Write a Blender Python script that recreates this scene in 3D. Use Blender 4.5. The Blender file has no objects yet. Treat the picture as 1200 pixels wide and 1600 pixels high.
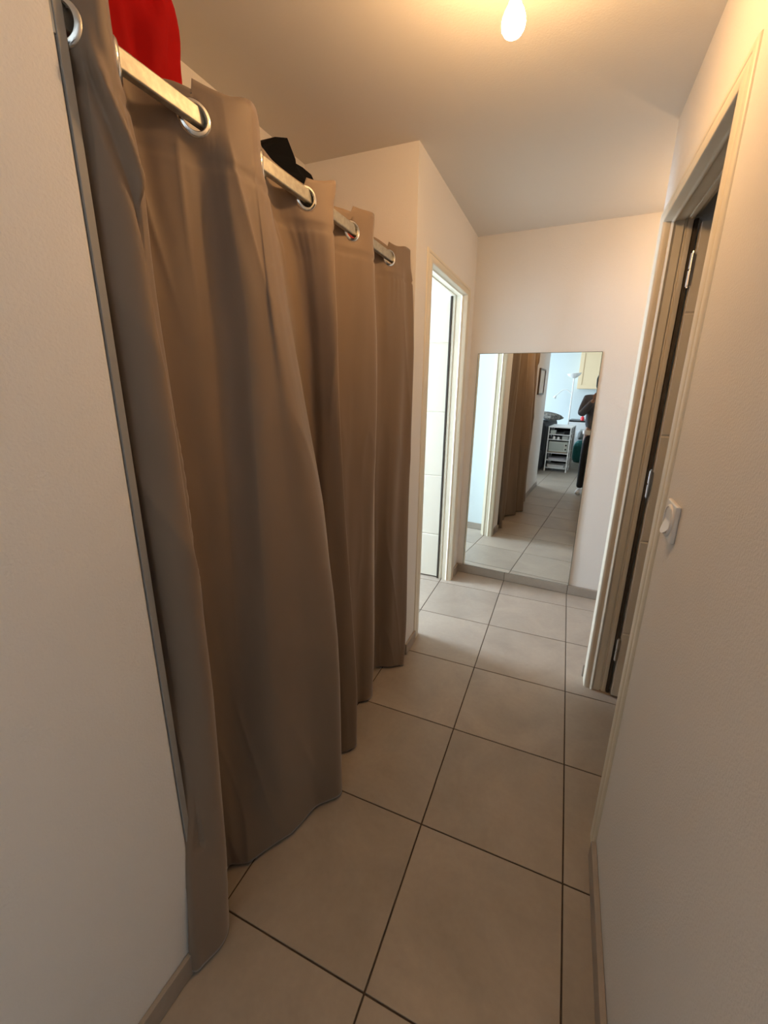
import bpy, bmesh, math, random
from mathutils import Vector, Matrix, noise
random.seed(4)
D = bpy.data
scn = bpy.context.scene
COL = scn.collection
# ------------------------------------------------------------------ camera
F_PX, YAW, PITCH, ROLL = 652.915, 0.392829, -0.279571, 0.014925
CAM = Vector((-0.16219, -0.59366, 1.44759))
PPX, PPY = 604.88, 787.44
cd = D.cameras.new('camera')
cd.sensor_fit = 'VERTICAL'; cd.sensor_height = 36; cd.sensor_width = 27
cd.lens = F_PX / 1600 * 36
cd.shift_x = (600 - PPX) / 1600
cd.shift_y = (PPY - 800) / 1600
cd.clip_start = 0.02
cam = D.objects.new('camera', cd); COL.objects.link(cam)
_f = Vector((-math.sin(YAW) * math.cos(PITCH), math.cos(YAW) * math.cos(PITCH), math.sin(PITCH)))
_r = Vector((math.cos(YAW), math.sin(YAW), 0))
_u = _r.cross(_f)
_r2 = math.cos(ROLL) * _r + math.sin(ROLL) * _u
_u2 = -math.sin(ROLL) * _r + math.cos(ROLL) * _u
CAMROT = Matrix((( _r2.x, _u2.x, -_f.x), (_r2.y, _u2.y, -_f.y), (_r2.z, _u2.z, -_f.z)))
cam.matrix_world = Matrix.Translation(CAM) @ CAMROT.to_4x4()
scn.camera = cam
# ------------------------------------------------------------------ colour, world, lights
scn.view_settings.view_transform = 'Standard'
scn.view_settings.look = 'None'
scn.view_settings.gamma = 1
scn.view_settings.use_curve_mapping = False
scn.view_settings.exposure = 0.0
BULB = 430.0            # radiance of the glowing bulb
DAY_LEFT = 195.0         # daylight through the window of the left room
DAY_LIVING = 270.0      # daylight through the living room window
w = D.worlds.new('world'); scn.world = w; w.use_nodes = True
w.node_tree.nodes['Background'].inputs[0].default_value = (0.62, 0.80, 1.0, 1)
w.node_tree.nodes['Background'].inputs[1].default_value = 1.5

def area(name, loc, direction, sx, sy, power, color):
    l = D.lights.new(name, 'AREA'); l.shape = 'RECTANGLE'; l.size = sx; l.size_y = sy
    l.energy = power; l.color = color
    o = D.objects.new(name, l); COL.objects.link(o); o.location = loc
    o.rotation_euler = Vector(direction).to_track_quat('-Z', 'Y').to_euler()
    return o
DAYC = (0.70, 0.84, 1.0)
area('window_daylight', (-3.52, 1.88, 1.45), (1, 0, -0.38), 0.76, 1.2, DAY_LEFT, DAYC)
area('window_daylight', (-4.25, -3.0, 1.25), (1, 0, -0.40), 2.6, 2.0, DAY_LIVING, DAYC)

# ------------------------------------------------------------------ helpers
def link(o, parent=None):
    COL.objects.link(o)
    if parent is not None: o.parent = parent
    return o
def tag(o, label=None, cat=None, group=None, kind=None):
    if label: o['label'] = label
    if cat: o['category'] = cat
    if group: o['group'] = group
    if kind: o['kind'] = kind
    return o
def empty(name, loc=(0, 0, 0), parent=None, rz=0):
    o = D.objects.new(name, None); o.location = loc; o.rotation_euler = (0, 0, rz)
    o.empty_display_size = .05
    return link(o, parent)
def mesh_obj(name, bm, m, parent=None, smooth=False, bevel=0, seg=2, angle=40):
    me = D.meshes.new(name)
    bmesh.ops.recalc_face_normals(bm, faces=bm.faces[:])
    bm.to_mesh(me); bm.free()
    if m: me.materials.append(m)
    if smooth:
        me.shade_smooth()
        if smooth != 'all':
            me.set_sharp_from_angle(angle=math.radians(angle))
    o = D.objects.new(name, me); link(o, parent)
    if bevel:
        b = o.modifiers.new('bevel', 'BEVEL'); b.width = bevel; b.segments = seg; b.limit_method = 'ANGLE'
        me.shade_smooth(); b.harden_normals = True
    return o
def bx(bm, x0, x1, y0, y1, z0, z1, M=None):
    vs = [bm.verts.new((x, y, z)) for x in (x0, x1) for y in (y0, y1) for z in (z0, z1)]
    for f in ((0, 1, 3, 2), (4, 6, 7, 5), (0, 4, 5, 1), (2, 3, 7, 6), (0, 2, 6, 4), (1, 5, 7, 3)):
        bm.faces.new([vs[i] for i in f])
    if M is not None:
        for v in vs: v.co = M @ v.co
    return vs
def box(name, r, m, parent=None, bevel=0, seg=2):
    bm = bmesh.new(); bx(bm, *r); return mesh_obj(name, bm, m, parent, bevel=bevel, seg=seg)
def tube(bm, pts, rad, n=12, cap=True):
    pts = [Vector(p) for p in pts]
    rs = rad if isinstance(rad, (list, tuple)) else [rad] * len(pts)
    rings = []; prev = None
    for i, p in enumerate(pts):
        t = (pts[min(i + 1, len(pts) - 1)] - pts[max(i - 1, 0)]).normalized()
        if prev is None:
            a = Vector((0, 0, 1)) if abs(t.z) < .9 else Vector((1, 0, 0))
            u = t.cross(a).normalized()
        else: u = (prev - t * prev.dot(t)).normalized()
        prev = u; v = t.cross(u)
        rings.append([bm.verts.new(p + (u * math.cos(2 * math.pi * k / n) + v * math.sin(2 * math.pi * k / n)) * rs[i]) for k in range(n)])
    for a, b in zip(rings, rings[1:]):
        for k in range(n): bm.faces.new((a[k], a[(k + 1) % n], b[(k + 1) % n], b[k]))
    if cap:
        bm.faces.new(rings[0][::-1]); bm.faces.new(rings[-1])
def lathe(bm, prof, n=24, M=None):
    rings = []
    for r, z in prof:
        if r < 1e-5: rings.append([bm.verts.new((0, 0, z))])
        else: rings.append([bm.verts.new((r * math.cos(2 * math.pi * k / n), r * math.sin(2 * math.pi * k / n), z)) for k in range(n)])
    for a, b in zip(rings, rings[1:]):
        for k in range(n):
            q = [a[k % len(a)], a[(k + 1) % len(a)], b[(k + 1) % len(b)], b[k % len(b)]]
            q2 = []
            for x in q:
                if x not in q2: q2.append(x)
            if len(q2) > 2:
                try: bm.faces.new(q2)
                except ValueError: pass
    if M is not None:
        for rg in rings:
            for v in rg: v.co = M @ v.co

# ------------------------------------------------------------------ materials
def mat(name, col, rough=.6, metal=0, noise_amt=0, noise_scale=8, bump=0, bump_scale=200, emit=None, emit_s=0, spec=.5, sheen=0, col2=None, dist=.002):
    m = D.materials.new(name); m.use_nodes = True
    nt = m.node_tree; b = nt.nodes['Principled BSDF']
    b.inputs['Base Color'].default_value = (*col, 1)
    b.inputs['Roughness'].default_value = rough
    b.inputs['Metallic'].default_value = metal
    b.inputs['Specular IOR Level'].default_value = spec
    if sheen: b.inputs['Sheen Weight'].default_value = sheen
    if emit:
        b.inputs['Emission Color'].default_value = (*emit, 1); b.inputs['Emission Strength'].default_value = emit_s
    tc = nt.nodes.new('ShaderNodeTexCoord')
    if noise_amt or col2:
        n = nt.nodes.new('ShaderNodeTexNoise'); n.inputs['Scale'].default_value = noise_scale; n.inputs['Detail'].default_value = 5
        nt.links.new(tc.outputs['Object'], n.inputs['Vector'])
        r = nt.nodes.new('ShaderNodeValToRGB')
        c2 = col2 if col2 else tuple(c * (1 - noise_amt) for c in col)
        r.color_ramp.elements[0].position = .35; r.color_ramp.elements[1].position = .65
        r.color_ramp.elements[0].color = (*c2, 1); r.color_ramp.elements[1].color = (*col, 1)
        nt.links.new(n.outputs['Fac'], r.inputs['Fac']); nt.links.new(r.outputs['Color'], b.inputs['Base Color'])
    if bump:
        n = nt.nodes.new('ShaderNodeTexNoise'); n.inputs['Scale'].default_value = bump_scale; n.inputs['Detail'].default_value = 3
        nt.links.new(tc.outputs['Object'], n.inputs['Vector'])
        bp = nt.nodes.new('ShaderNodeBump'); bp.inputs['Strength'].default_value = bump; bp.inputs['Distance'].default_value = dist
        nt.links.new(n.outputs['Fac'], bp.inputs['Height']); nt.links.new(bp.outputs['Normal'], b.inputs['Normal'])
    return m
WALL = mat('painted_plaster', (.80, .77, .725), .75, bump=.55, bump_scale=210, spec=.3)
PALE = mat('pale_blue_paint', (.62, .69, .70), .75, bump=.5, bump_scale=210, spec=.3)
CEIL = mat('ceiling_paint', (.74, .715, .67), .6, bump=.2, bump_scale=180, spec=.4)
CREAM = mat('cream_lacquer', (.78, .71, .57), .38)
LEAFM = mat('door_lacquer', (.78, .72, .60), .42)
WHITE = mat('white_plastic', (.80, .78, .75), .3)
WMETAL = mat('white_steel', (.82, .82, .80), .4)
STEEL = mat('brushed_steel', (.62, .60, .56), .33, 1, bump=.1, bump_scale=90)
ZINC = mat('galvanised_steel', (.46, .44, .38), .55, 1, noise_amt=.25, noise_scale=60, bump=.15, bump_scale=120)
CHROME = mat('polished_nickel', (.80, .78, .74), .16, 1)
GREYM = mat('grey_bead', (.30, .29, .27), .6)
GROUT = mat('dark_grout', (.085, .058, .036), .9, noise_amt=.4, noise_scale=30)
DARK = mat('dark_gap', (.02, .02, .02), .9)
GAP_SHADE = mat('brown_gap_shade', (.055, .042, .030), .8)  # dark brown standing in for the shade between leaf and jamb
BLACK = mat('black_cloth', (.004, .004, .005), .95, bump=.4, bump_scale=60, spec=.1)
RED = mat('red_nylon', (.30, .0006, .0015), .8, spec=.1, noise_amt=.15, noise_scale=9, bump=.2, bump_scale=25)
MAROON = mat('dark_red_fabric', (.40, .03, .02), .8, bump=.4, bump_scale=90)
LEATHER = mat('black_leather', (.012, .012, .014), .6, spec=.2, bump=.3, bump_scale=80)
BLACKGLOSS = mat('black_laminate', (.015, .014, .014), .35)

def tile_material(name, base):
    m = D.materials.new(name); m.use_nodes = True; nt = m.node_tree; b = nt.nodes['Principled BSDF']
    geo = nt.nodes.new('ShaderNodeNewGeometry'); oi = nt.nodes.new('ShaderNodeObjectInfo')
    n1 = nt.nodes.new('ShaderNodeTexNoise'); n1.inputs['Scale'].default_value = 3.2; n1.inputs['Detail'].default_value = 8; n1.inputs['Roughness'].default_value = .62
    n1.inputs['Distortion'].default_value = .6
    n2 = nt.nodes.new('ShaderNodeTexNoise'); n2.inputs['Scale'].default_value = 60; n2.inputs['Detail'].default_value = 4
    off = nt.nodes.new('ShaderNodeVectorMath'); off.operation = 'MULTIPLY_ADD'
    comb = nt.nodes.new('ShaderNodeCombineXYZ')
    nt.links.new(oi.outputs['Random'], comb.inputs[0]); nt.links.new(oi.outputs['Random'], comb.inputs[2])
    nt.links.new(comb.outputs[0], off.inputs[0]); off.inputs[1].default_value = (37, 11, 53)
    nt.links.new(geo.outputs['Position'], off.inputs[2])
    nt.links.new(off.outputs[0], n1.inputs['Vector']); nt.links.new(off.outputs[0], n2.inputs['Vector'])
    r = nt.nodes.new('ShaderNodeValToRGB')
    r.color_ramp.elements[0].position = .30; r.color_ramp.elements[0].color = (*[c * .82 for c in base], 1)
    r.color_ramp.elements[1].position = .72; r.color_ramp.elements[1].color = (*[c * 1.10 for c in base], 1)
    nt.links.new(n1.outputs['Fac'], r.inputs['Fac'])
    hs = nt.nodes.new('ShaderNodeHueSaturation')
    mr = nt.nodes.new('ShaderNodeMapRange'); mr.inputs['To Min'].default_value = .95; mr.inputs['To Max'].default_value = 1.05
    nt.links.new(oi.outputs['Random'], mr.inputs['Value']); nt.links.new(mr.outputs[0], hs.inputs['Value'])
    nt.links.new(r.outputs['Color'], hs.inputs['Color'])
    mx = nt.nodes.new('ShaderNodeMix'); mx.data_type = 'RGBA'; mx.blend_type = 'MULTIPLY'; mx.inputs[0].default_value = .12
    nt.links.new(hs.outputs[0], mx.inputs[6]); nt.links.new(n2.outputs['Fac'], mx.inputs[7])
    nt.links.new(mx.outputs[2], b.inputs['Base Color'])
    rr = nt.nodes.new('ShaderNodeMapRange'); rr.inputs['To Min'].default_value = .33; rr.inputs['To Max'].default_value = .48
    nt.links.new(n1.outputs['Fac'], rr.inputs['Value']); nt.links.new(rr.outputs[0], b.inputs['Roughness'])
    bp = nt.nodes.new('ShaderNodeBump'); bp.inputs['Strength'].default_value = .12; bp.inputs['Distance'].default_value = .001
    nt.links.new(n2.outputs['Fac'], bp.inputs['Height']); nt.links.new(bp.outputs['Normal'], b.inputs['Normal'])
    return m
TILE = tile_material('greige_porcelain', (.41, .345, .278))
PLINTH = tile_material('greige_plinth', (.38, .325, .27))

def cloth_material(name, base, weave=900):
    m = D.materials.new(name); m.use_nodes = True; nt = m.node_tree; b = nt.nodes['Principled BSDF']
    b.inputs['Roughness'].default_value = .62; b.inputs['Sheen Weight'].default_value = .35; b.inputs['Sheen Roughness'].default_value = .4
    b.inputs['Specular IOR Level'].default_value = .35
    tc = nt.nodes.new('ShaderNodeTexCoord'); n = nt.nodes.new('ShaderNodeTexNoise'); n.inputs['Scale'].default_value = 5; n.inputs['Detail'].default_value = 4
    mp = nt.nodes.new('ShaderNodeMapping'); mp.inputs['Scale'].default_value = (1, 1, .25)
    nt.links.new(tc.outputs['Object'], mp.inputs[0]); nt.links.new(mp.outputs[0], n.inputs['Vector'])
    r = nt.nodes.new('ShaderNodeValToRGB')
    r.color_ramp.elements[0].color = (*[c * .90 for c in base], 1); r.color_ramp.elements[1].color = (*[c * 1.06 for c in base], 1)
    r.color_ramp.elements[0].position = .35; r.color_ramp.elements[1].position = .65
    nt.links.new(n.outputs['Fac'], r.inputs['Fac']); nt.links.new(r.outputs[0], b.inputs['Base Color'])
    n2 = nt.nodes.new('ShaderNodeTexNoise'); n2.inputs['Scale'].default_value = weave; nt.links.new(tc.outputs['Object'], n2.inputs['Vector'])
    bp = nt.nodes.new('ShaderNodeBump'); bp.inputs['Strength'].default_value = .15; bp.inputs['Distance'].default_value = .0006
    nt.links.new(n2.outputs['Fac'], bp.inputs['Height']); nt.links.new(bp.outputs['Normal'], b.inputs['Normal'])
    return m
CURT = cloth_material('taupe_curtain_cloth', (.215, .154, .107))

# ------------------------------------------------------------------ floor and ceiling
T = .45
floor = box('floor', (-4.2, 2.4, -5.5, 2.85, -.06, -.0025), GROUT); tag(floor, kind='structure')
bm = bmesh.new(); g = .0022
bx(bm, g, T - g, g, T - g, -.010, 0)
tile_me = mesh_obj('tile', bm, TILE, floor, bevel=.0012, seg=1)
tile_me.location = (-9 * T, -12 * T, 0)
for i in range(-9, 5):
    for j in range(-12, 6):
        if (i, j) == (-9, -12): continue
        o = tile_me.copy(); o.location = (i * T, j * T, 0); link(o, floor)
CZ = 2.385
tag(box('ceiling', (-4.2, 2.6, -5.3, 3.0, CZ, CZ + .12), CEIL), kind='structure')

# ------------------------------------------------------------------ walls
def wall(name, boxes, m=None):
    bm = bmesh.new()
    for b in boxes: bx(bm, *b)
    return tag(mesh_obj(name, bm, m or WALL), kind='structure')
XL, XN, XR = -.83, -.875, .09
wl = wall('wall_left_front', [(-4, XN, -1.21, -.095, 0, CZ)])
XN2 = -.912             # the wall runs slightly out of true towards the living room
for v in wl.data.vertices:
    if v.co.x > -1 and v.co.y < -1: v.co.x = XN2
bv = wl.modifiers.new('corner', 'BEVEL'); bv.width = .006; bv.segments = 3
wall('wall_closet_back', [(-1.45, -1.37, -.095, 1.30, 0, CZ)])
wall('wall_closet_end', [(-3.42, XL, 1.30, 1.335, 0, CZ)])
wall('wall_left_room_side', [(-3.42, -.9205, 1.335, 1.37, 0, CZ)], PALE)
L0, L1, LH = 1.53, 2.30, 2.0         # left doorway
R0, R1, RH = .655, 1.425, 2.035      # right doorway
wall('wall_left_rear', [(-.92, XL, 1.335, L0 - .045, 0, CZ), (-.92, XL, L1 + .045, 2.52, 0, CZ), (-.92, XL, L0 - .045, L1 + .045, LH + .027, CZ)])
wall('wall_right', [(XR, .19, -1.25, R0 - .045, 0, CZ), (XR, .19, R1 + .045, 1.505, 0, CZ), (XR, .19, R0 - .045, R1 + .045, RH + .027, CZ)])
wall('wall_right_room', [(.19, 2.4, 1.455, 1.505, 0, CZ), (2.3, 2.4, -1.25, 1.455, 0, CZ), (.19, 2.4, -1.33, -1.25, 0, CZ)])
wall('wall_hall_end', [(2.3, 2.4, 1.505, 2.40, 0, CZ)])
# back wall, turned a little
BW = empty('back_wall_frame', (-.4, 2.468, 0)); BWM = Matrix.Translation((-.4, 2.468, 0)) @ Matrix.Rotation(-.0612, 4, 'Z')
D.objects.remove(BW)
WOFF = .018
bm = bmesh.new(); bx(bm, -3.1, 2.9, WOFF, WOFF + .12, 0, CZ, BWM)
tag(mesh_obj('wall_back', bm, WALL), kind='structure')
# left room outer wall with its window
wall('wall_left_room', [(-3.42, -3.30, 1.37, 1.50, 0, CZ), (-3.42, -3.30, 2.26, 2.75, 0, CZ), (-3.42, -3.30, 1.50, 2.26, 0, .85), (-3.42, -3.30, 1.50, 2.26, 2.10, CZ)], PALE)
# living room
wall('wall_living_far', [(-4.1, .37, -5.12, -5.0, 0, CZ)], PALE)
wall('wall_living_right', [(.25, .37, -5.0, -1.25, 0, CZ), (.19, .37, -1.33, -1.25, 0, CZ)])
wall('wall_living_left', [(-4.1, -4.0, -5.0, -4.35, 0, CZ), (-4.1, -4.0, -1.65, -1.21, 0, CZ), (-4.1, -4.0, -4.35, -1.65, 2.25, CZ)])

def window(name, x, y0, y1, z0, z1, n):
    e = empty(name, (x, (y0 + y1) / 2, z0)); tag(e, kind='structure')
    yc = (y0 + y1) / 2
    bm = bmesh.new(); s = .05
    for a in (bx,):
        a(bm, -.03, .03, y0 - yc, y1 - yc, 0, s); a(bm, -.03, .03, y0 - yc, y1 - yc, z1 - z0 - s, z1 - z0)
        for k in range(n + 1):
            yy = y0 - yc + (y1 - y0 - s) * k / n
            a(bm, -.03, .03, yy, yy + s, s, z1 - z0 - s)
    mesh_obj('window_frame', bm, WHITE, e, bevel=.004)
    return e
window('window_1', -3.36, 1.50, 2.26, .85, 2.10, 1)
window('window_2', -4.05, -4.35, -1.65, .02, 2.25, 3)

# ------------------------------------------------------------------ skirting plinths
def plinth(name, p0, p1, nrm, breaks, h=.067, th=.013, M=None):
    """grout backing strip with one piece per tile, from p0 to p1 along the wall"""
    p0 = Vector((*p0, 0)); p1 = Vector((*p1, 0)); n = Vector((*nrm, 0)).normalized()
    d = (p1 - p0).normalized(); Ln = (p1 - p0).length
    R = Matrix(((d.x, n.x, 0), (d.y, n.y, 0), (0, 0, 1))).to_4x4(); X = Matrix.Translation(p0) @ R
    if M is not None: X = M @ X
    e = empty(name); tag(e, kind='structure')
    bm = bmesh.new(); bx(bm, .003, Ln - .003, .001, th - .003, .0, h - .002, X); mesh_obj('joint_strip', bm, GROUT, e)
    cuts = [0] + sorted(b for b in breaks if .01 < b < Ln - .01) + [Ln]
    for a, b in zip(cuts, cuts[1:]):
        bm = bmesh.new(); bx(bm, a + (.0016 if a else 0), b - (.0016 if b < Ln else 0), 0.0005, th, .002, h, X)
        mesh_obj('plinth_tile', bm, PLINTH, e, bevel=.002, seg=2)
    return e
plinth('baseboard_left_front', (XN2, -1.21), (XN, -.095), (1, -(XN - XN2) / 1.115), [.31, .76])
plinth('baseboard_left_rear', (XL, 1.30), (XL, L0 - .078), (1, 0), [])
plinth('baseboard_left_corner', (XL, L1 + .078), (XL, 2.487), (1, 0), [])
plinth('baseboard_back', (-.434, WOFF), (2.6, WOFF), (0, -1), [.385, .836, 1.286, 1.736, 2.18], M=BWM, th=.018)
plinth('baseboard_right', (XR, -1.25), (XR, R0 - .088), (-1, 0), [.35, .80, 1.25], th=.016)
plinth('baseboard_right_end', (XR - .013, 1.505), (2.3, 1.505), (0, 1), [.37, .82])
plinth('baseboard_left_room', (-3.3, 1.37), (-.93, 1.37), (0, 1), [.6, 1.05, 1.5, 1.95])
plinth('baseboard_closet_end', (-1.37, 1.30), (-.84, 1.30), (0, -1), [])
plinth('baseboard_living_far', (-4.0, -5.0), (.25, -5.0), (0, 1), [.45 * k for k in range(1, 9)])
plinth('baseboard_living_left', (-4.0, -1.21), (XN2, -1.21), (0, -1), [.45 * k for k in range(1, 7)])

# corner bead on the closet jamb
tag(box('trim_1', (-.90, -.873, -.0945, -.081, 0, CZ), GREYM, bevel=.001), kind='structure')

# ------------------------------------------------------------------ doors
def frame_mesh(prof, y0, y1, H, X, sgn, oz=.6):
    """profile points (o outward from the opening, d depth behind the wall face) swept up, across and down"""
    bm = bmesh.new(); rows = []
    for o, d in prof:
        x = X + sgn * d
        rows.append([bm.verts.new((x, y0 - o, 0)), bm.verts.new((x, y0 - o, H + o * oz)), bm.verts.new((x, y1 + o, H + o * oz)), bm.verts.new((x, y1 + o, 0))])
    n = len(rows)
    for i in range(n):
        a, b = rows[i], rows[(i + 1) % n]
        for k in range(3): bm.faces.new((a[k], a[k + 1], b[k + 1], b[k]))
    bm.faces.new([r[0] for r in rows]); bm.faces.new([r[3] for r in rows][::-1])
    return bm
CASING = [(.003, .004), (.003, -.003), (.008, -.006), (.050, -.006), (.053, -.003), (.057, -.006), (.078, -.0055), (.082, -.002), (.082, .004)]
JAMB = [(.004, -.004), (.0, .004), (.0, .020), (-.006, .024), (-.009, .029), (-.006, .034), (0, .038), (0, .064), (.009, .066), (.009, .073), (.001, .075),
        (.001, .089), (.003, .092), (.036, .093), (.036, .112), (.044, .112), (.044, -.004)]
def leaf_mesh(wd, H, th, grooves):
    """leaf lying along +x from its hinge edge, its face towards -y, V grooves across both faces"""
    bm = bmesh.new(); zs = [(0, 0)]
    for gz in grooves: zs += [(gz - .006, 0), (gz - .0015, .0045), (gz + .0015, .0045), (gz + .006, 0)]
    zs.append((H, 0))
    A = [[bm.verts.new((x, off, z)) for z, off in zs] for x in (0, wd)]
    B = [[bm.verts.new((x, th - off, z)) for z, off in zs] for x in (0, wd)]
    for k in range(len(zs) - 1):
        bm.faces.new((A[0][k], A[1][k], A[1][k + 1], A[0][k + 1])); bm.faces.new((B[0][k], B[0][k + 1], B[1][k + 1], B[1][k]))
    for s in (0, 1): bm.faces.new(A[s] + B[s][::-1])
    bm.faces.new((A[0][0], B[0][0], B[1][0], A[1][0])); bm.faces.new((A[0][-1], A[1][-1], B[1][-1], B[0][-1]))
    return bm
def door(name, X, sgn, y0, y1, H, leaf_loc, leaf_rz, mirror, hinges, framecol, leafcol, grooves):
    e = empty(name); tag(e, kind='structure')
    mesh_obj('casing', frame_mesh(CASING, y0, y1, H, X, sgn), framecol, e, smooth=True, angle=50)
    mesh_obj('jamb', frame_mesh(JAMB, y0, y1, H, X, sgn, oz=.6), framecol, e, smooth=True, angle=50)
    lf = mesh_obj('door_leaf', leaf_mesh(.73, H - .03, .04, grooves), leafcol, e)
    if mirror:
        for v in lf.data.vertices: v.co.x = -v.co.x
        lf.data.flip_normals()
    lf.location = leaf_loc; lf.rotation_euler = (0, 0, leaf_rz)
    s = -1 if mirror else 1
    for hz in hinges:
        bm = bmesh.new()
        tube(bm, [(-.010 * s, -.002, hz - .055), (-.010 * s, -.002, hz - .003)], .0075); tube(bm, [(-.010 * s, -.002, hz + .003), (-.010 * s, -.002, hz + .055)], .0075)
        tube(bm, [(-.010 * s, -.002, hz - .06), (-.010 * s, -.002, hz + .062)], .004, 8)
        bx(bm, *sorted((-.010 * s, .001 * s)), -.001, .028, hz - .05, hz + .05)
        mesh_obj('hinge', bm, STEEL, lf, smooth=True)
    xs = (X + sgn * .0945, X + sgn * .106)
    box('gap_shade_strip', (min(xs), max(xs), y1 - .004, y1 + .02, 0.004, H), GAP_SHADE, e)  # strip added in the rebate, its dark colour imitates the shaded hinge gap
    for side in (-1, 1):
        bm = bmesh.new(); yb = 0 if side < 0 else .04
        lathe(bm, [(0, 0), (.026, 0), (.026, .006), (.012, .009), (.011, .045), (0, .045)], 20, Matrix.Translation((.66 * s, yb, 1.03)) @ Matrix.Rotation(math.pi / 2 * (1 if side < 0 else -1), 4, 'X'))
        yh = yb + side * .045
        tube(bm, [(.66 * s, yh, 1.03), (.62 * s, yh + side * .004, 1.03), (.55 * s, yh, 1.028)], [.010, .009, .008], 12)
        mesh_obj('door_handle', bm, STEEL, lf, smooth=True)
    return e
GR = [.34, .795, 1.25, 1.705]
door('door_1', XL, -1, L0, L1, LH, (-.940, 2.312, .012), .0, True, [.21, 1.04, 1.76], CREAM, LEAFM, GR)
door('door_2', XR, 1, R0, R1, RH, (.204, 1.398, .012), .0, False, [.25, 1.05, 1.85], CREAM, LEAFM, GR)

# ------------------------------------------------------------------ mirror
MW = .0065
mroot = empty('wall_mirror')
mroot.matrix_world = BWM @ Matrix.Translation((0, .0075, .068)) @ Matrix.Rotation(-MW, 4, 'X')
mm = D.materials.new('mirror_silver'); mm.use_nodes = True; nb = mm.node_tree.nodes['Principled BSDF']
nb.inputs['Base Color'].default_value = (.85, .89, .88, 1); nb.inputs['Metallic'].default_value = 1; nb.inputs['Roughness'].default_value = 0.0
MGLASS = mat('green_glass_edge', (.10, .13, .11), .15)
box('mirror_edge', (-.377, .405, -.0042, .0, 0, 1.592), MGLASS, mroot)
o = box('mirror_glass', (-.3745, .4025, -.0050, -.0043, .0025, 1.5895), mm, mroot)
tag(mroot, 'frameless rectangular mirror standing on the skirting against the end wall', 'mirror')
# ------------------------------------------------------------------ light switch
sw = empty('light_switch', (XR, .476, 1.162)); tag(sw, 'white square wall switch with round rocker beside the right doorway', 'switch')
bm = bmesh.new(); bx(bm, -.010, 0, -.0425, .0425, -.0425, .0425); mesh_obj('switch_plate', bm, WHITE, sw, bevel=.004, seg=3)
RM = Matrix.Rotation(-math.pi / 2, 4, 'Y')
bm = bmesh.new(); lathe(bm, [(.0365, .008), (.0365, .0125), (.034, .0145), (.031, .0145), (.030, .010)], 40, RM); mesh_obj('bezel_ring', bm, WHITE, sw, smooth=True)
bm = bmesh.new()   # rocker: upper half leans in, lower half kicks out
NN = 28; cz = []
for i in range(NN + 1):
    t = -1 + 2 * i / NN; z = .0295 * t; hw = math.sqrt(max(0, .0295 ** 2 - z * z)) + 1e-4
    dpt = .011 + (.011 * (-t) ** 1.5 if t < 0 else .003 * t)
    cz.append((z, hw, dpt))
L_ = [[bm.verts.new((-d, sgn * hw, z)) for sgn in (-1, 1)] + [bm.verts.new((-.006, sgn * hw, z)) for sgn in (1, -1)] for z, hw, d in cz]
for a, b in zip(L_, L_[1:]):
    for k in range(4): bm.faces.new((a[k], a[(k + 1) % 4], b[(k + 1) % 4], b[k]))
bm.faces.new(L_[0]); bm.faces.new(L_[-1][::-1])
mesh_obj('rocker', bm, WHITE, sw, smooth=True)

# ------------------------------------------------------------------ hanging bulbs
def bulb(name, loc, label, strength):
    r = empty(name, loc); tag(r, label, 'light bulb')
    x, y, z = loc; up = CZ - z
    prof = [(0, -.047), (.012, -.0455), (.022, -.040), (.029, -.030), (.0315, -.018), (.030, -.005), (.025, .008), (.018, .020), (.0145, .030), (.0135, .038)]
    bm = bmesh.new(); lathe(bm, [(a * .80, b * .80) for a, b in prof], 28)
    mesh_obj('glass_globe', bm, mat('lit_globe', (1, .9, .75), .4, emit=(1, .58, .255), emit_s=strength), r, smooth='all')
    bm = bmesh.new(); lathe(bm, [(.0136, .036), (.015, .038), (.018, .041), (.019, .075), (.016, .090), (.006, .096), (0, .096)], 24)
    mesh_obj('lamp_socket', bm, WHITE, r, smooth=True)
    bm = bmesh.new(); tube(bm, [(0, 0, .094), (.002, 0, up * .7), (0, 0, up - .012)], .003, 8); mesh_obj('cord', bm, WHITE, r, smooth=True)
    bm = bmesh.new(); lathe(bm, [(0, up - .014), (.02, up - .014), (.035, up - .008), (.038, up - .0005), (0, up - .0005)], 28); mesh_obj('ceiling_cap', bm, WHITE, r, smooth=True)
bulb('light_bulb', (-.366, .57, 2.212), 'glowing bare bulb hanging from the hall ceiling on a short cord', BULB)
bulb('light_bulb', (.52, 2.02, 2.17), 'second bare bulb round the corner beyond the right doorway', BULB * .6)

# ------------------------------------------------------------------ closet: rod, shelf, contents
RX, RZ = -.885, 1.937
rod = empty('curtain_rod', (RX, .6, RZ)); tag(rod, 'flat galvanised steel rod carrying the taupe curtain across the closet', 'rod')
box('bar', (-.0085, .0085, -.694, .699, -.016, .016), ZINC, rod, bevel=.004, seg=3)
for y in (-.6935, .6935): box('end_bracket', (-.018, .0095, y - .004, y + .004, -.03, .03), STEEL, rod, bevel=.002)
sh = empty('closet_shelf', (-1.2, .6, 1.84)); tag(sh, 'white shelf across the top of the closet behind the curtain', 'shelf')
box('shelf_board', (-.17, .16, -.694, .70, -.02, 0), WHITE, sh, bevel=.001)
for y in (-.5, .0, .5): box('shelf_bracket', (-.168, .08, y - .01, y + .01, -.06, -.0205), WMETAL, sh)

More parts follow.
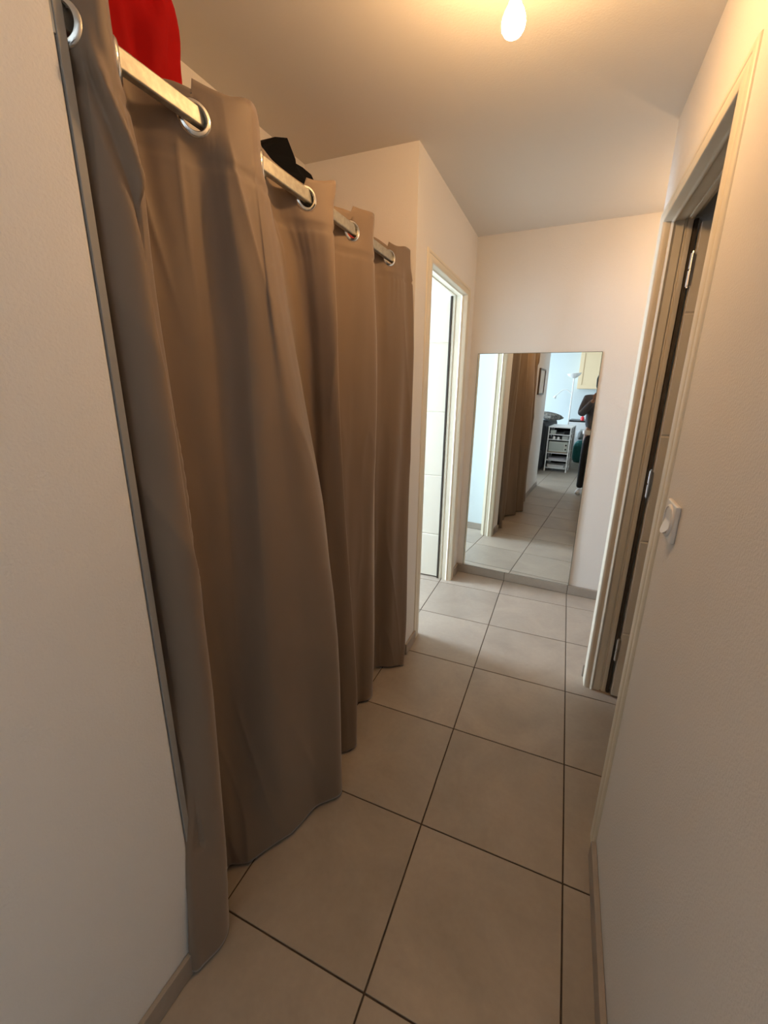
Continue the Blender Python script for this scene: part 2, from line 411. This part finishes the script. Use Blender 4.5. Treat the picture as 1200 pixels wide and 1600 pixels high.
def lump(name, c, s, m, label, cat, seed, amp=.03, n=3.2, topf=None, res=40):
    """soft fabric mass: superellipsoid with folds, flat base"""
    bm = bmesh.new(); bmesh.ops.create_cube(bm, size=2)
    bmesh.ops.subdivide_edges(bm, edges=bm.edges[:], cuts=22, use_grid_fill=True)
    for v in bm.verts:
        d = v.co.copy(); k = (abs(d.x) ** n + abs(d.y) ** n + abs(d.z) ** n) ** (1 / n)
        p = d / k
        q = Vector((p.x * s[0] / 2, p.y * s[1] / 2, p.z * s[2] / 2))
        f = noise.noise(Vector((q.x * 9 + seed, q.y * 11, q.z * 3.5))) + .5 * noise.noise(Vector((q.x * 22, q.y * 26 + seed, q.z * 8)))
        q += p.normalized() * amp * f
        if q.z < -s[2] / 2 + .012: q.z = -s[2] / 2
        if topf and p.z > 0: q.z = q.z * topf(q.y)
        v.co = q
    zmin = min(v.co.z for v in bm.verts)
    for v in bm.verts: v.co.z -= zmin
    o = mesh_obj(name, bm, m, smooth='all'); o.location = c
    tag(o, label, cat); return o
lump('red_bag', (-1.12, .105, 1.8405), (.27, .36, .47), RED, 'bright red fabric bag on the shelf above the curtain', 'bag', 3.3, .05)
lump('folded_textile', (-1.14, 1.12, 1.8405), (.24, .26, .26), MAROON, 'dark red folded textile behind the third eyelet of the curtain', 'textile', 8.1, .015)
# black cloth with a stiff raised corner
bm = bmesh.new()
prof = [(.53, .0), (.545, .17), (.60, .265), (.735, .355), (.742, .31), (.765, .300), (.82, .310), (.865, .305), (.88, .275), (.91, .255), (.925, .22), (.94, 0)]
rows = []
for i, xx in enumerate((-1.30, -1.24, -1.18, -1.12, -1.07, -1.04)):
    e_ = (.72, .86, 1, 1, .97, .80)[i]
    rows.append([bm.verts.new((xx + .012 * noise.noise(Vector((y * 20, i, 1))), y, 1.8405 + z * e_)) for y, z in prof])
for a, b in zip(rows, rows[1:]):
    for k in range(len(prof)): bm.faces.new((a[k], a[(k + 1) % len(prof)], b[(k + 1) % len(prof)], b[k]))
bm.faces.new(rows[0]); bm.faces.new(rows[-1][::-1])
tag(mesh_obj('folded_garment', bm, BLACK), 'black folded cloth with a raised corner peeking over the curtain', 'clothing')

# ------------------------------------------------------------------ curtain
LV = [1.975, 1.93, 1.8, 1.6, 1.35, 1.1, .8, .5, .25, .012]
CP = [  # strands from the near jamb to the far end, (x, y) at each level
 [(-.905, -.088), (-.905, -.088), (-.91, -.082), (-.912, -.08), (-.912, -.08), (-.912, -.08)] + [(-.912, -.083), (-.905, -.088), (-.875, -.11), (-.872, -.135)],
 [(-.864, -.068), (-.864, -.068), (-.870, -.066), (-.880, -.066), (-.880, -.066), (-.878, -.068), (-.876, -.070), (-.866, -.080), (-.852, -.105), (-.848, -.125)],
 [(-.845, -.035), (-.847, -.034), (-.848, -.016), (-.845, -.018), (-.841, -.012), (-.839, -.016), (-.838, -.016), (-.837, -.017), (-.836, -.022), (-.832, -.048)],
 [(-.945, .065), (-.945, .068), (-.94, .060), (-.93, .055), (-.93, .055), (-.935, .055), (-.945, .058), (-.95, .060), (-.95, .065), (-.950, .075)],
 [(-.885, .157), (-.885, .157), (-.889, .163), (-.898, .170), (-.905, .172), (-.908, .168), (-.910, .160), (-.910, .152), (-.905, .148), (-.892, .125)],
 [(-.855, .210), (-.854, .206), (-.849, .200), (-.842, .215), (-.838, .208), (-.836, .202), (-.835, .197), (-.836, .200), (-.838, .215), (-.842, .240)],
 [(-.842, .258), (-.844, .262), (-.837, .265), (-.826, .266), (-.815, .270), (-.812, .284), (-.808, .303), (-.806, .318), (-.806, .333), (-.812, .347)],
 [(-.850, .300), (-.853, .301), (-.842, .301), (-.825, .304), (-.804, .342), (-.788, .396), (-.770, .430), (-.764, .448), (-.760, .448), (-.753, .440)],
 [(-.928, .455), (-.928, .460), (-.925, .525), (-.920, .560), (-.918, .575), (-.916, .575), (-.912, .565), (-.908, .555), (-.904, .545), (-.900, .535)],
 [(-.840, .622), (-.844, .612), (-.839, .608), (-.832, .607), (-.822, .606), (-.816, .620), (-.810, .645), (-.805, .658), (-.800, .663), (-.792, .640)],
 [(-.932, .705), (-.932, .708), (-.930, .710), (-.928, .715), (-.925, .720), (-.922, .730), (-.920, .745), (-.920, .760), (-.920, .780), (-.920, .795)],
 [(-.846, .893), (-.850, .894), (-.850, .899), (-.850, .918), (-.850, .924), (-.850, .923), (-.850, .919), (-.850, .921), (-.850, .924), (-.855, .925)],
 [(-.935, 1.02), (-.935, 1.02), (-.932, 1.03), (-.930, 1.04), (-.930, 1.05), (-.932, 1.06), (-.935, 1.07), (-.935, 1.08), (-.935, 1.09), (-.938, 1.095)],
 [(-.872, 1.15), (-.875, 1.155), (-.875, 1.165), (-.870, 1.17), (-.868, 1.175), (-.866, 1.175), (-.862, 1.17), (-.855, 1.17), (-.850, 1.165), (-.850, 1.165)],
 [(-.845, 1.262), (-.845, 1.270), (-.838, 1.283), (-.826, 1.282), (-.822, 1.280), (-.820, 1.278), (-.816, 1.272), (-.812, 1.262), (-.808, 1.248), (-.803, 1.208)],
 [(-.870, 1.276), (-.870, 1.280), (-.868, 1.290), (-.862, 1.292), (-.858, 1.290), (-.856, 1.288), (-.852, 1.284), (-.848, 1.274), (-.842, 1.262), (-.832, 1.226)],
]
def cr(a, b, c, d, t):
    return .5 * ((2 * b) + (-a + c) * t + (2 * a - 5 * b + 4 * c - d) * t * t + (-a + 3 * b - 3 * c + d) * t ** 3)
def interp_level(z):
    k = 0
    while k < len(LV) - 2 and z < LV[k + 1]: k += 1
    t = (LV[k] - z) / (LV[k] - LV[k + 1]); t = max(0, min(1, t))
    out = []
    for s in CP:
        q = [s[max(0, min(len(s) - 1, k + i))] for i in (-1, 0, 1, 2)]
        lin = [(q[1][j] * (1 - t) + q[2][j] * t) for j in (0, 1)]
        cub = [cr(q[0][j], q[1][j], q[2][j], q[3][j], t) for j in (0, 1)]
        out.append(tuple(.5 * lin[j] + .5 * cub[j] for j in (0, 1)))
    return out
SEG = 30
def plan(z):
    P = interp_level(z); pts = []
    P = [P[0]] + P + [P[-1]]
    for i in range(1, len(P) - 2):
        for k in range(SEG):
            t = k / SEG
            pts.append(tuple(cr(P[i - 1][j], P[i][j], P[i + 1][j], P[i + 2][j], t) * .88 + (P[i][j] * (1 - t) + P[i + 1][j] * t) * .12 for j in (0, 1)))
    pts.append(P[-2]); return pts
NZ = 200
# eyelets: where the cloth crosses the rod
RING_Z = RZ - .006
pl = plan(RING_Z); rings = []
for a, b in zip(pl, pl[1:]):
    if (a[0] - RX) * (b[0] - RX) <= 0 and a[1] > -.09 and a != b:
        t = (RX - a[0]) / (b[0] - a[0] + 1e-9)
        c = Vector((RX, a[1] + t * (b[1] - a[1]), RING_Z)); tn = Vector((b[0] - a[0], b[1] - a[1], 0)).normalized()
        if not rings or abs(rings[-1][0].y - c.y) > .03: rings.append((c, tn))
cur = empty('curtain', (RX, .6, 0)); tag(cur, 'long taupe eyelet curtain hanging in deep folds across the closet', 'curtain')
bm = bmesh.new(); grid = []
NU = len(pl); lens = [0]
for a, b in zip(pl, pl[1:]): lens.append(lens[-1] + math.hypot(b[0] - a[0], b[1] - a[1]))
HR = .027
for iz in range(NZ + 1):
    f = iz / NZ
    z = .010 + (1.985 - .010) * f
    if f > .93: pass
    P = plan(max(.012, min(1.975, z))); row = []
    for iu in range(NU):
        x, y = P[iu]; s = lens[iu]
        a = P[max(0, iu - 1)]; b = P[min(NU - 1, iu + 1)]
        t = Vector((b[0] - a[0], b[1] - a[1], 0)); t = t.normalized() if t.length > 1e-6 else Vector((0, 1, 0))
        n = Vector((t.y, -t.x, 0))
        zz = z
        zt = z / 1.975
        # soft vertical drag folds, stronger in the middle, small crinkles under the heading
        dr = s + .10 * (zt - .5) * math.sin(3.1 * s + 1)
        w_ = noise.noise(Vector((dr * 8.5, zt * 1.3, 2.0))) * .021 * (1 - .7 * abs(zt - .5))
        w_ += noise.noise(Vector((dr * 17, zt * 2.0, 7.0))) * .0095
        rg = 1 - abs(noise.noise(Vector((dr * 11 + zt * 2.2, zt * 3.1, 4.0)))) * 2.2
        w_ += .0075 * max(0, rg) ** 3 * max(0, noise.noise(Vector((s * 4, zt * 5, 9.0))) + .25)
        if z > 1.72: w_ += .0016 * math.sin(s * 210 + 5 * noise.noise(Vector((s * 9, zt * 6, 0)))) * max(0, min(1, (z - 1.72) / .1)) * max(0, noise.noise(Vector((s * 6, 1.5, 0))) + .4) * (1 if z < 1.865 else .1)
        if 1.860 < z < 1.872: w_ -= .0036
        if s < lens[2 * SEG]:
            zl = 1.965 - .21 * max(0, s - lens[SEG]) / (lens[2 * SEG] - lens[SEG] + 1e-6)
            w_ += .014 * math.exp(-((z - zl) / .035) ** 2) - .008 * math.exp(-((z - zl + .07) / .03) ** 2)
        lim = 1.0
        if z > 1.88: lim = max(.15, 1 - (z - 1.88) / .05)
        p = Vector((x, y, zz)) + n * w_ * lim
        if z > 1.94:   # uneven top edge, tips lift between the eyelets
            p.z = 1.94 + (z - 1.94) * (1 + .9 * noise.noise(Vector((s * 7, 3.1, 0))) + .25 * (1 if x > RX else -.6))
        if z < .06: p.z = z + .006 * (noise.noise(Vector((s * 6, 9.1, 0)))+.4) * (1 - z / .06)
        if y < -.07 and p.x > -.8655 and z > .35: p.x = -.866
        for c, tn in rings:   # cloth lies flat around each eyelet
            dd = (p - c).length
            if dd < .045:
                fl = c + tn * (p - c).dot(tn) + Vector((0, 0, p.z - c.z)); k = max(0, min(1, (.045 - dd) / .012))
                p = p.lerp(fl, k)
        row.append(p)
    grid.append(row)
V = [[bm.verts.new((p.x - RX, p.y - .6, p.z)) for p in r] for r in grid]
for i in range(NZ):
    for k in range(NU - 1):
        c = (grid[i][k] + grid[i + 1][k + 1]) / 2
        if c.z > 1.88 and any((c - rc).length < HR - .003 for rc, _ in rings): continue
        bm.faces.new((V[i][k], V[i][k + 1], V[i + 1][k + 1], V[i + 1][k]))
for v in [v for v in bm.verts if not v.link_faces]: bm.verts.remove(v)
fab = mesh_obj('fabric', bm, CURT, cur, smooth='all')
sol = fab.modifiers.new('cloth_thickness', 'SOLIDIFY'); sol.thickness = .0014; sol.offset = 0
for c, tn in rings:
    n = Vector((tn.y, -tn.x, 0)); up = Vector((0, 0, 1))
    M = Matrix(((tn.x, up.x, n.x, c.x - RX), (tn.y, up.y, n.y, c.y - .6), (tn.z, up.z, n.z, c.z), (0, 0, 0, 1)))
    bm = bmesh.new()
    pr = [(.0215, -.004), (.0215, .004), (.0235, .0062), (.028, .0050), (.0315, .0018), (.0315, -.0018), (.028, -.0050), (.0235, -.0062), (.0215, -.004)]
    lathe(bm, pr, 40, M); bmesh.ops.remove_doubles(bm, verts=bm.verts[:], dist=1e-6)
    mesh_obj('eyelet', bm, CHROME, cur, smooth=True, angle=60)

# ------------------------------------------------------------------ picture on the near left wall
pf = empty('framed_picture', (XN + (XN2 - XN) * .445 / 1.115 + .002, -.54, 1.545), rz=-.033); tag(pf, 'narrow framed picture in dark wood on the left wall seen in the mirror', 'picture')
PWM = mat('dark_frame_wood', (.10, .07, .05), .4)
bm = bmesh.new()
for r in ((0, .022, -.22, .22, .145, .165), (0, .022, -.22, .22, -.165, -.145), (0, .022, -.22, -.20, -.145, .145), (0, .022, .20, .22, -.145, .145)): bx(bm, *r)
mesh_obj('picture_frame', bm, PWM, pf, bevel=.002)
box('print', (0.001, .012, -.1995, .1995, -.1445, .1445), mat('print_paper', (.62, .58, .46), .5, noise_scale=6, col2=(.75, .74, .70)), pf)

# ------------------------------------------------------------------ living room seen in the mirror
rk = empty('storage_rack', (-.85, -2.66, 0)); tag(rk, 'white metal storage rack with open shelves behind the photographer', 'rack')
W2, DP, HT = .185, .62, .82
box('rack_top', (-W2 - .012, W2 + .012, -DP - .012, .012, HT - .022, HT), WMETAL, rk, bevel=.002)
for x in (-W2, W2):
    for y in (0, -DP / 2, -DP): box('post', (x - .010, x + .010, y - .010, y + .010, 0, HT - .0225), WMETAL, rk)
box('back_panel', (-W2 + .0105, W2 - .0105, -DP + .012, -DP + .016, .06, HT - .03), LEATHER, rk)
for z in (.07, .21, .345, .59, .68): box('rack_shelf', (-W2 + .0105, W2 - .0105, -DP, 0, z - .012, z), WMETAL, rk)
def small(name, r, m, label, cat, b=.004):
    o = box(name, (-(r[1] - r[0]) / 2, (r[1] - r[0]) / 2, -(r[3] - r[2]) / 2, (r[3] - r[2]) / 2, 0, r[5] - r[4]), m, bevel=b)
    o.location = ((r[0] + r[1]) / 2, (r[2] + r[3]) / 2, r[4]); return tag(o, label, cat)
OVEN = mat('grey_enamel', (.50, .52, .46), .4)
ov = empty('mini_oven', (-.85, -2.83, .3645)); tag(ov, 'pale grey mini oven with two dark knobs on the middle rack shelf', 'oven')
box('oven_body', (-.165, .165, -.14, .14, .0, .185), OVEN, ov, bevel=.006)
box('oven_window', (-.150, .095, .1395, .1435, .03, .155), mat('oven_glass', (.42, .45, .40), .15), ov, bevel=.001)
for z in (.05, .125):
    bm = bmesh.new(); lathe(bm, [(0, 0), (.016, 0), (.014, .014), (0, .014)], 16, Matrix.Translation((.13, .140, z)) @ Matrix.Rotation(-math.pi / 2, 4, 'X')); mesh_obj('knob', bm, BLACKGLOSS, ov, smooth=True)
WOODM = mat('pale_wood', (.46, .33, .22), .6, noise_amt=.3, noise_scale=20)
small('wooden_board', (-1.02, -.69, -3.0, -2.70, .3455, .364), WOODM, 'pale wooden board under the mini oven', 'board')
small('paper_stack', (-1.0, -.72, -2.98, -2.72, .2105, .245), mat('grey_paper', (.55, .53, .56), .7), 'stack of pale papers on the low rack shelf', 'papers', .001)
small('folder_stack', (-1.0, -.72, -3.0, -2.70, .0705, .12), mat('white_folder', (.66, .66, .64), .6), 'flat white folders on the bottom rack shelf', 'folders', .001)
for k, (x, h, lb) in enumerate(((-.94, .055, 'left of the two small white jars on the rack'), (-.865, .045, 'right of the two small white jars on the rack'))):
    bm = bmesh.new(); lathe(bm, [(0, 0), (.022, 0), (.024, .01), (.023, h * .75), (.016, h * .85), (.018, h), (0, h)], 20)
    j = mesh_obj('jar', bm, WHITE, smooth=True); j.location = (x, -2.70, .5905); tag(j, lb, 'jar', 'small jars on the rack')
small('storage_tin', (-1.01, -.92, -2.80, -2.69, .6805, .75), OVEN, 'grey tin on the upper rack shelf', 'tin')
small('glass_box', (-.80, -.70, -2.82, -2.69, .5905, .655), mat('frosted_plastic', (.45, .47, .44), .3), 'frosted plastic box beside the small jars on the rack', 'box')
small('dark_case', (-.78, -.69, -2.82, -2.70, .6805, .74), LEATHER, 'dark case on the upper rack shelf', 'case')

# sofa
so = empty('sofa', (-1.5, -3.0, 0)); tag(so, 'black leather sofa behind the white rack in the living room', 'sofa')
def soft(name, r, m, parent, b=.05):
    return box(name, r, m, parent, bevel=b, seg=5)
soft('sofa_base', (-.42, .42, -.80, .80, .06, .42), LEATHER, so, .04)
soft('backrest', (.18, .44, -.84, .62, .25, .90), LEATHER, so, .09)
soft('armrest', (-.44, .385, .62, .86, .05, .62), LEATHER, so, .08)
soft('armrest', (-.44, .40, -1.06, -.82, .05, .60), LEATHER, so, .08)
soft('seat_cushion', (-.42, .17, -.80, -.01, .42, .54), LEATHER, so, .04)
soft('seat_cushion', (-.42, .17, .01, .60, .42, .54), LEATHER, so, .04)
for x in (-.36, .34):
    for y in (-.78, .78): box('sofa_foot', (x - .03, x + .03, y - .03, y + .03, 0, .06), BLACKGLOSS, so)
bm = bmesh.new(); bmesh.ops.create_cube(bm, size=2); bmesh.ops.subdivide_edges(bm, edges=bm.edges[:], cuts=14, use_grid_fill=True)
for v in bm.verts:
    q = max(0, (1 - v.co.x ** 2) * (1 - v.co.y ** 2)) ** .35
    v.co = Vector((v.co.x * .20, v.co.y * .20, v.co.z * (.012 + .06 * q)))
leo = mat('spotted_plush', (.30, .28, .24), .9, noise_scale=22, col2=(.03, .03, .03))
cu = mesh_obj('cushion', bm, leo, smooth='all'); cu.location = (-1.13, -2.98, .988); cu.rotation_euler = (.05, .12, .4)
tag(cu, 'grey and black spotted cushion on top of the sofa back', 'cushion')

# floor lamp
fl = empty('floor_lamp', (-.87, -3.9, 0)); tag(fl, 'white floor lamp with uplight bowl and curved reading arm', 'floor lamp')
bm = bmesh.new(); lathe(bm, [(0, 0), (.13, 0), (.13, .012), (.03, .025), (.013, .04), (0, .04)], 32); mesh_obj('lamp_base', bm, WMETAL, fl, smooth=True)
bm = bmesh.new(); tube(bm, [(0, 0, .035), (0, 0, 1.70)], .0125, 14); mesh_obj('pole', bm, WMETAL, fl, smooth=True)
bm = bmesh.new(); lathe(bm, [(.012, 1.69), (.05, 1.705), (.11, 1.745), (.135, 1.785), (.13, 1.785), (.10, 1.75), (.04, 1.715), (0, 1.71)], 32, Matrix.Translation((0, 0, 1.70)) @ Matrix.Rotation(-.10, 4, 'Y') @ Matrix.Translation((0, 0, -1.70))); mesh_obj('lamp_bowl', bm, WMETAL, fl, smooth=True)
bm = bmesh.new(); tube(bm, [(-.01 - .29 * t, 0, 1.39 + .10 * math.sin(math.pi * min(1, t * 1.05)) - .03 * t) for t in [i / 16 for i in range(17)]], .009, 10); mesh_obj('reading_arm', bm, WMETAL, fl, smooth=True)
bm = bmesh.new(); lathe(bm, [(.0, .0), (.012, 0), (.03, -.045), (.034, -.06), (.026, -.055), (0, -.01)], 20, Matrix.Translation((-.30, 0, 1.355)) @ Matrix.Rotation(.5, 4, 'Y')); mesh_obj('reading_shade', bm, WMETAL, fl, smooth=True)

# kitchen
kb = empty('base_cabinet', (-.06, -3.5, 0)); tag(kb, 'black kitchen base cabinets along the living room side wall', 'cabinet')
box('cabinet_body', (-.30, .308, -.82, .82, .08, .86), BLACKGLOSS, kb, bevel=.003)
box('toe_kick', (-.25, .30, -.80, .80, 0, .08), DARK, kb)
for k in range(3): box('cabinet_door', (-.318, -.3005, -.81 + k * .54, -.275 + k * .54, .09, .85), BLACKGLOSS, kb, bevel=.002)
box('worktop', (-.06 - .335, .249, -4.34, -2.66, .8605, .90), mat('dark_worktop', (.04, .035, .03), .4, noise_amt=.3, noise_scale=40), None, bevel=.003)
tag(D.objects['worktop'], 'dark worktop lying over the black base cabinets', 'worktop')
fr = empty('small_fridge', (-.70, -4.62, 0)); tag(fr, 'white undercounter fridge with a black top below the wall cabinet', 'fridge')
box('fridge_body', (-.22, .24, -.3, .25, .02, .82), WMETAL, fr, bevel=.008)
box('fridge_door', (-.22, .24, .251, .29, .03, .815), WMETAL, fr, bevel=.008)
box('fridge_top', (-.23, .25, -.3, .29, .8205, .85), BLACKGLOSS, fr, bevel=.003)
for x in (-.18, .2):
    for y in (-.26, .22): box('foot', (x - .02, x + .02, y - .02, y + .02, 0, .02), DARK, fr)
bm = bmesh.new(); lathe(bm, [(0, 0), (.035, 0), (.038, .05), (.03, .07), (.014, .085), (.014, .11), (0, .11)], 20)
rb = mesh_obj('red_bottle', bm, mat('red_plastic', (.75, .03, .04), .35), smooth=True); rb.location = (-.66, -4.40, .8505); tag(rb, 'small red bottle standing on the white fridge', 'bottle')
uc = empty('wall_cabinet', (-.32, -4.825, 1.50)); tag(uc, 'cream wall cabinet with framed panel doors above the fridge', 'cabinet')
CAB = mat('cream_cabinet', (.84, .66, .42), .45)
box('cabinet_body', (-.56, .565, -.170, .155, 0, .80), CAB, uc, bevel=.003)
for k in range(2):
    x0 = -.56 + k * .565; d = box('cabinet_door', (x0 + .003, x0 + .557, .1555, .175, .003, .797), CAB, uc, bevel=.002)
    bm = bmesh.new()
    for r in ((x0 + .003, x0 + .557, .1755, .186, .003, .083), (x0 + .003, x0 + .557, .1755, .186, .717, .797), (x0 + .003, x0 + .083, .1755, .186, .083, .717), (x0 + .477, x0 + .557, .1755, .186, .083, .717)): bx(bm, *r)
    mesh_obj('door_rail', bm, CAB, d, bevel=.002)
bag = lump('teal_bag', (-.60, -3.98, 0.0), (.26, .26, .46), mat('teal_fabric', (.01, .14, .13), .7, bump=.3, bump_scale=30), 'teal fabric bag on the floor by the black cabinets', 'bag', 1.7, .02)
bag.location = (-.60, -4.12, 0.0)
pb = lump('plastic_bag', (-.60, -4.12, .478), (.22, .22, .20), mat('grey_plastic', (.42, .44, .44), .35), 'crumpled grey plastic bag resting on the teal bag', 'bag', 5.2, .03)

# ------------------------------------------------------------------ the photographer
SKIN = mat('skin', (.42, .24, .16), .5); HOOD = mat('grey_hoodie_knit', (.12, .125, .15), .85, bump=.3, bump_scale=150)
PANTS = mat('black_trousers_cloth', (.012, .012, .014), .8); HAIR = mat('black_hair', (.012, .010, .009), .5, bump=.5, bump_scale=90)
SHOE = mat('white_shoe_leather', (.70, .70, .70), .5)
def skinned(name, verts, edges, m, parent, root=0, levels=2):
    me = D.meshes.new(name); me.from_pydata([v[:3] for v in verts], edges, []); me.materials.append(m)
    o = D.objects.new(name, me); link(o, parent)
    sk = o.modifiers.new('skin', 'SKIN'); sk.use_smooth_shade = True
    for i, v in enumerate(verts):
        r = v[3] if isinstance(v[3], tuple) else (v[3], v[3]); me.skin_vertices[0].data[i].radius = r
        me.skin_vertices[0].data[i].use_root = (i == root)
    ss = o.modifiers.new('sub', 'SUBSURF'); ss.levels = levels; ss.render_levels = levels
    return o
per = empty('person', (-.165, -1.0, 0)); tag(per, 'person in grey hoodie and black trousers holding up a phone', 'person')
# local coordinates: x towards the right wall, y towards the mirror
SHL = ((-.175, .02, 1.33), (.165, .02, 1.33)); ELB = ((-.215, .08, 1.12), (.20, .10, 1.13)); WR = ((-.060, .325, 1.330), (.080, .325, 1.330))
bv_ = [(0, 0, .92, (.12, .09)), (0, 0, 1.10, (.12, .085)), (0, 0, 1.28, (.12, .08)), (0, .0, 1.38, .055), (0, .02, 1.44, .048), (0, .03, 1.50, (.062, .075)), (0, .03, 1.57, (.072, .088)), (0, .02, 1.63, (.058, .07))]
be = [(0, 1), (1, 2), (2, 3), (3, 4), (4, 5), (5, 6), (6, 7)]
for s in (0, 1):
    i0 = len(bv_); bv_ += [(*SHL[s], .048), (*ELB[s], .040), (*WR[s], .026)]; be += [(2, i0), (i0, i0 + 1), (i0 + 1, i0 + 2)]
    sx = -1 if s == 0 else 1; i1 = len(bv_)
    bv_ += [(sx * .09, 0, .85, .075), (sx * .10, .01, .48, .052), (sx * .105, -.01, .10, .036)]; be += [(0, i1), (i1, i1 + 1), (i1 + 1, i1 + 2)]
skinned('body', bv_, be, SKIN, per)
# face details
bm = bmesh.new(); bmesh.ops.create_uvsphere(bm, u_segments=12, v_segments=8, radius=.013)
for v in bm.verts: v.co = Vector((v.co.x, v.co.y * 1.3, v.co.z * 1.9)) + Vector((0, .118, 1.53))
mesh_obj('nose', bm, SKIN, per, smooth='all')
for sx in (-1, 1):
    bm = bmesh.new(); bmesh.ops.create_uvsphere(bm, u_segments=12, v_segments=8, radius=.011)
    for v in bm.verts: v.co += Vector((sx * .028, .104, 1.56))
    mesh_obj('eye', bm, WHITE, per, smooth='all')
    bm = bmesh.new(); bmesh.ops.create_uvsphere(bm, u_segments=12, v_segments=8, radius=.02)
    for v in bm.verts: v.co = Vector((v.co.x * .4, v.co.y * .8, v.co.z * 1.5)) + Vector((sx * .073, .02, 1.54))
    mesh_obj('ear', bm, SKIN, per, smooth='all')
bm = bmesh.new(); bmesh.ops.create_uvsphere(bm, u_segments=14, v_segments=8, radius=.02)
for v in bm.verts: v.co = Vector((v.co.x * 1.1, v.co.y * .35, v.co.z * .3)) + Vector((0, .104, 1.487))
mesh_obj('mouth', bm, mat('lips', (.36, .13, .11), .5), per, smooth='all')
bm = bmesh.new(); bmesh.ops.create_uvsphere(bm, u_segments=28, v_segments=20, radius=1)
for v in bm.verts:
    c = v.co.copy(); q = Vector((c.x * .086, c.y * .105 + .012, c.z * .105 + 1.585))
    if c.y > .25 and c.z < .45: q.y = min(q.y, .055)
    if c.z < -.3: q.z -= .05
    v.co = q
mesh_obj('hair', bm, HAIR, per, smooth='all')
# hands: palm and four fingers plus thumb, each its own chain
for s in (0, 1):
    sx = -1 if s == 0 else 1; wx, wy, wz = WR[s]
    hv = [(wx, wy, wz, .022), (wx - sx * .012, wy + .035, wz + .03, (.030, .016)), (wx - sx * .016, wy + .052, wz + .062, (.034, .014))]; he = [(0, 1), (1, 2)]
    for k in range(4):
        i = len(hv); ln = (.88, 1.0, .95, .78)[k]; z0 = wz + .080 - k * .017
        hv += [(wx - sx * .012, wy + .060, z0, .0088), (wx - sx * .020, wy + .074, z0 + .004, .0085), (wx - sx * (.020 + .024 * ln), wy + .078, z0 + .006, .0080), (wx - sx * (.020 + .045 * ln), wy + .070, z0 + .006, .0070)]
        he += [(2, i), (i, i + 1), (i + 1, i + 2), (i + 2, i + 3)]
    i = len(hv); hv += [(wx - sx * .028, wy + .030, wz + .035, .011), (wx - sx * .040, wy + .036, wz + .055, .0095), (wx - sx * .046, wy + .046, wz + .078, .0085)]
    he += [(1, i), (i, i + 1), (i + 1, i + 2)]
    skinned('hand', hv, he, SKIN, per)
hv = [(0, 0, .865, (.175, .125)), (0, 0, 1.10, (.165, .12)), (0, 0, 1.27, (.165, .105)), (0, .0, 1.38, (.085, .075)), (0, -.03, 1.43, (.085, .06))]; he = [(0, 1), (1, 2), (2, 3), (3, 4)]
for s in (0, 1):
    i = len(hv); a = Vector(ELB[s]); b = Vector(WR[s]); hv += [(*SHL[s], .070), (*a, .056), (*(a.lerp(b, .55)), .046), (*(a.lerp(b, .93)), .036)]; he += [(2, i), (i, i + 1), (i + 1, i + 2), (i + 2, i + 3)]
skinned('hoodie', hv, he, HOOD, per)
bm = bmesh.new(); lathe(bm, [(.132, .855), (.138, .86), (.140, .905), (.13, .92)], 32, Matrix.Diagonal((1.22, .82, 1, 1))); mesh_obj('shirt_hem', bm, WHITE, per, smooth=True)
pv = [(0, 0, .90, (.125, .10)), (0, 0, .84, (.12, .10))]; pe = [(0, 1)]
for sx in (-1, 1):
    i = len(pv); pv += [(sx * .085, 0, .76, .082), (sx * .10, .015, .48, .062), (sx * .108, 0, .20, .050), (sx * .11, 0, .085, .050)]; pe += [(1, i), (i, i + 1), (i + 1, i + 2), (i + 2, i + 3)]
skinned('trousers', pv, pe, PANTS, per)
for sx in (-1, 1):
    s_ = skinned('shoe', [(sx * .11, -.06, .045, (.038, .040)), (sx * .112, .0, .045, (.040, .042)), (sx * .118, .07, .036, (.044, .030)), (sx * .122, .12, .028, (.036, .022))], [(0, 1), (1, 2), (2, 3)], SHOE, per)
    s_.location.z = 0.0
ph = empty('phone'); tag(ph, 'black phone held up in both hands by the person in the mirror', 'phone')
ph.matrix_world = Matrix.Translation(CAM) @ CAMROT.to_4x4() @ Matrix.Translation((.022, -.055, .030))
box('phone_body', (-.036, .036, -.0735, .0735, -.004, .004), BLACKGLOSS, ph, bevel=.003)
box('phone_screen', (-.033, .033, -.070, .070, .0041, .0046), mat('screen_glass', (.02, .02, .025), .1), ph)
for dx, dy in ((-.020, .058), (-.002, .046)):
    bm = bmesh.new(); lathe(bm, [(0, 0), (.008, 0), (.008, -.002), (.0055, -.003), (0, -.003)], 20, Matrix.Translation((dx, dy, -.004))); mesh_obj('lens', bm, BLACKGLOSS, ph, smooth=True)
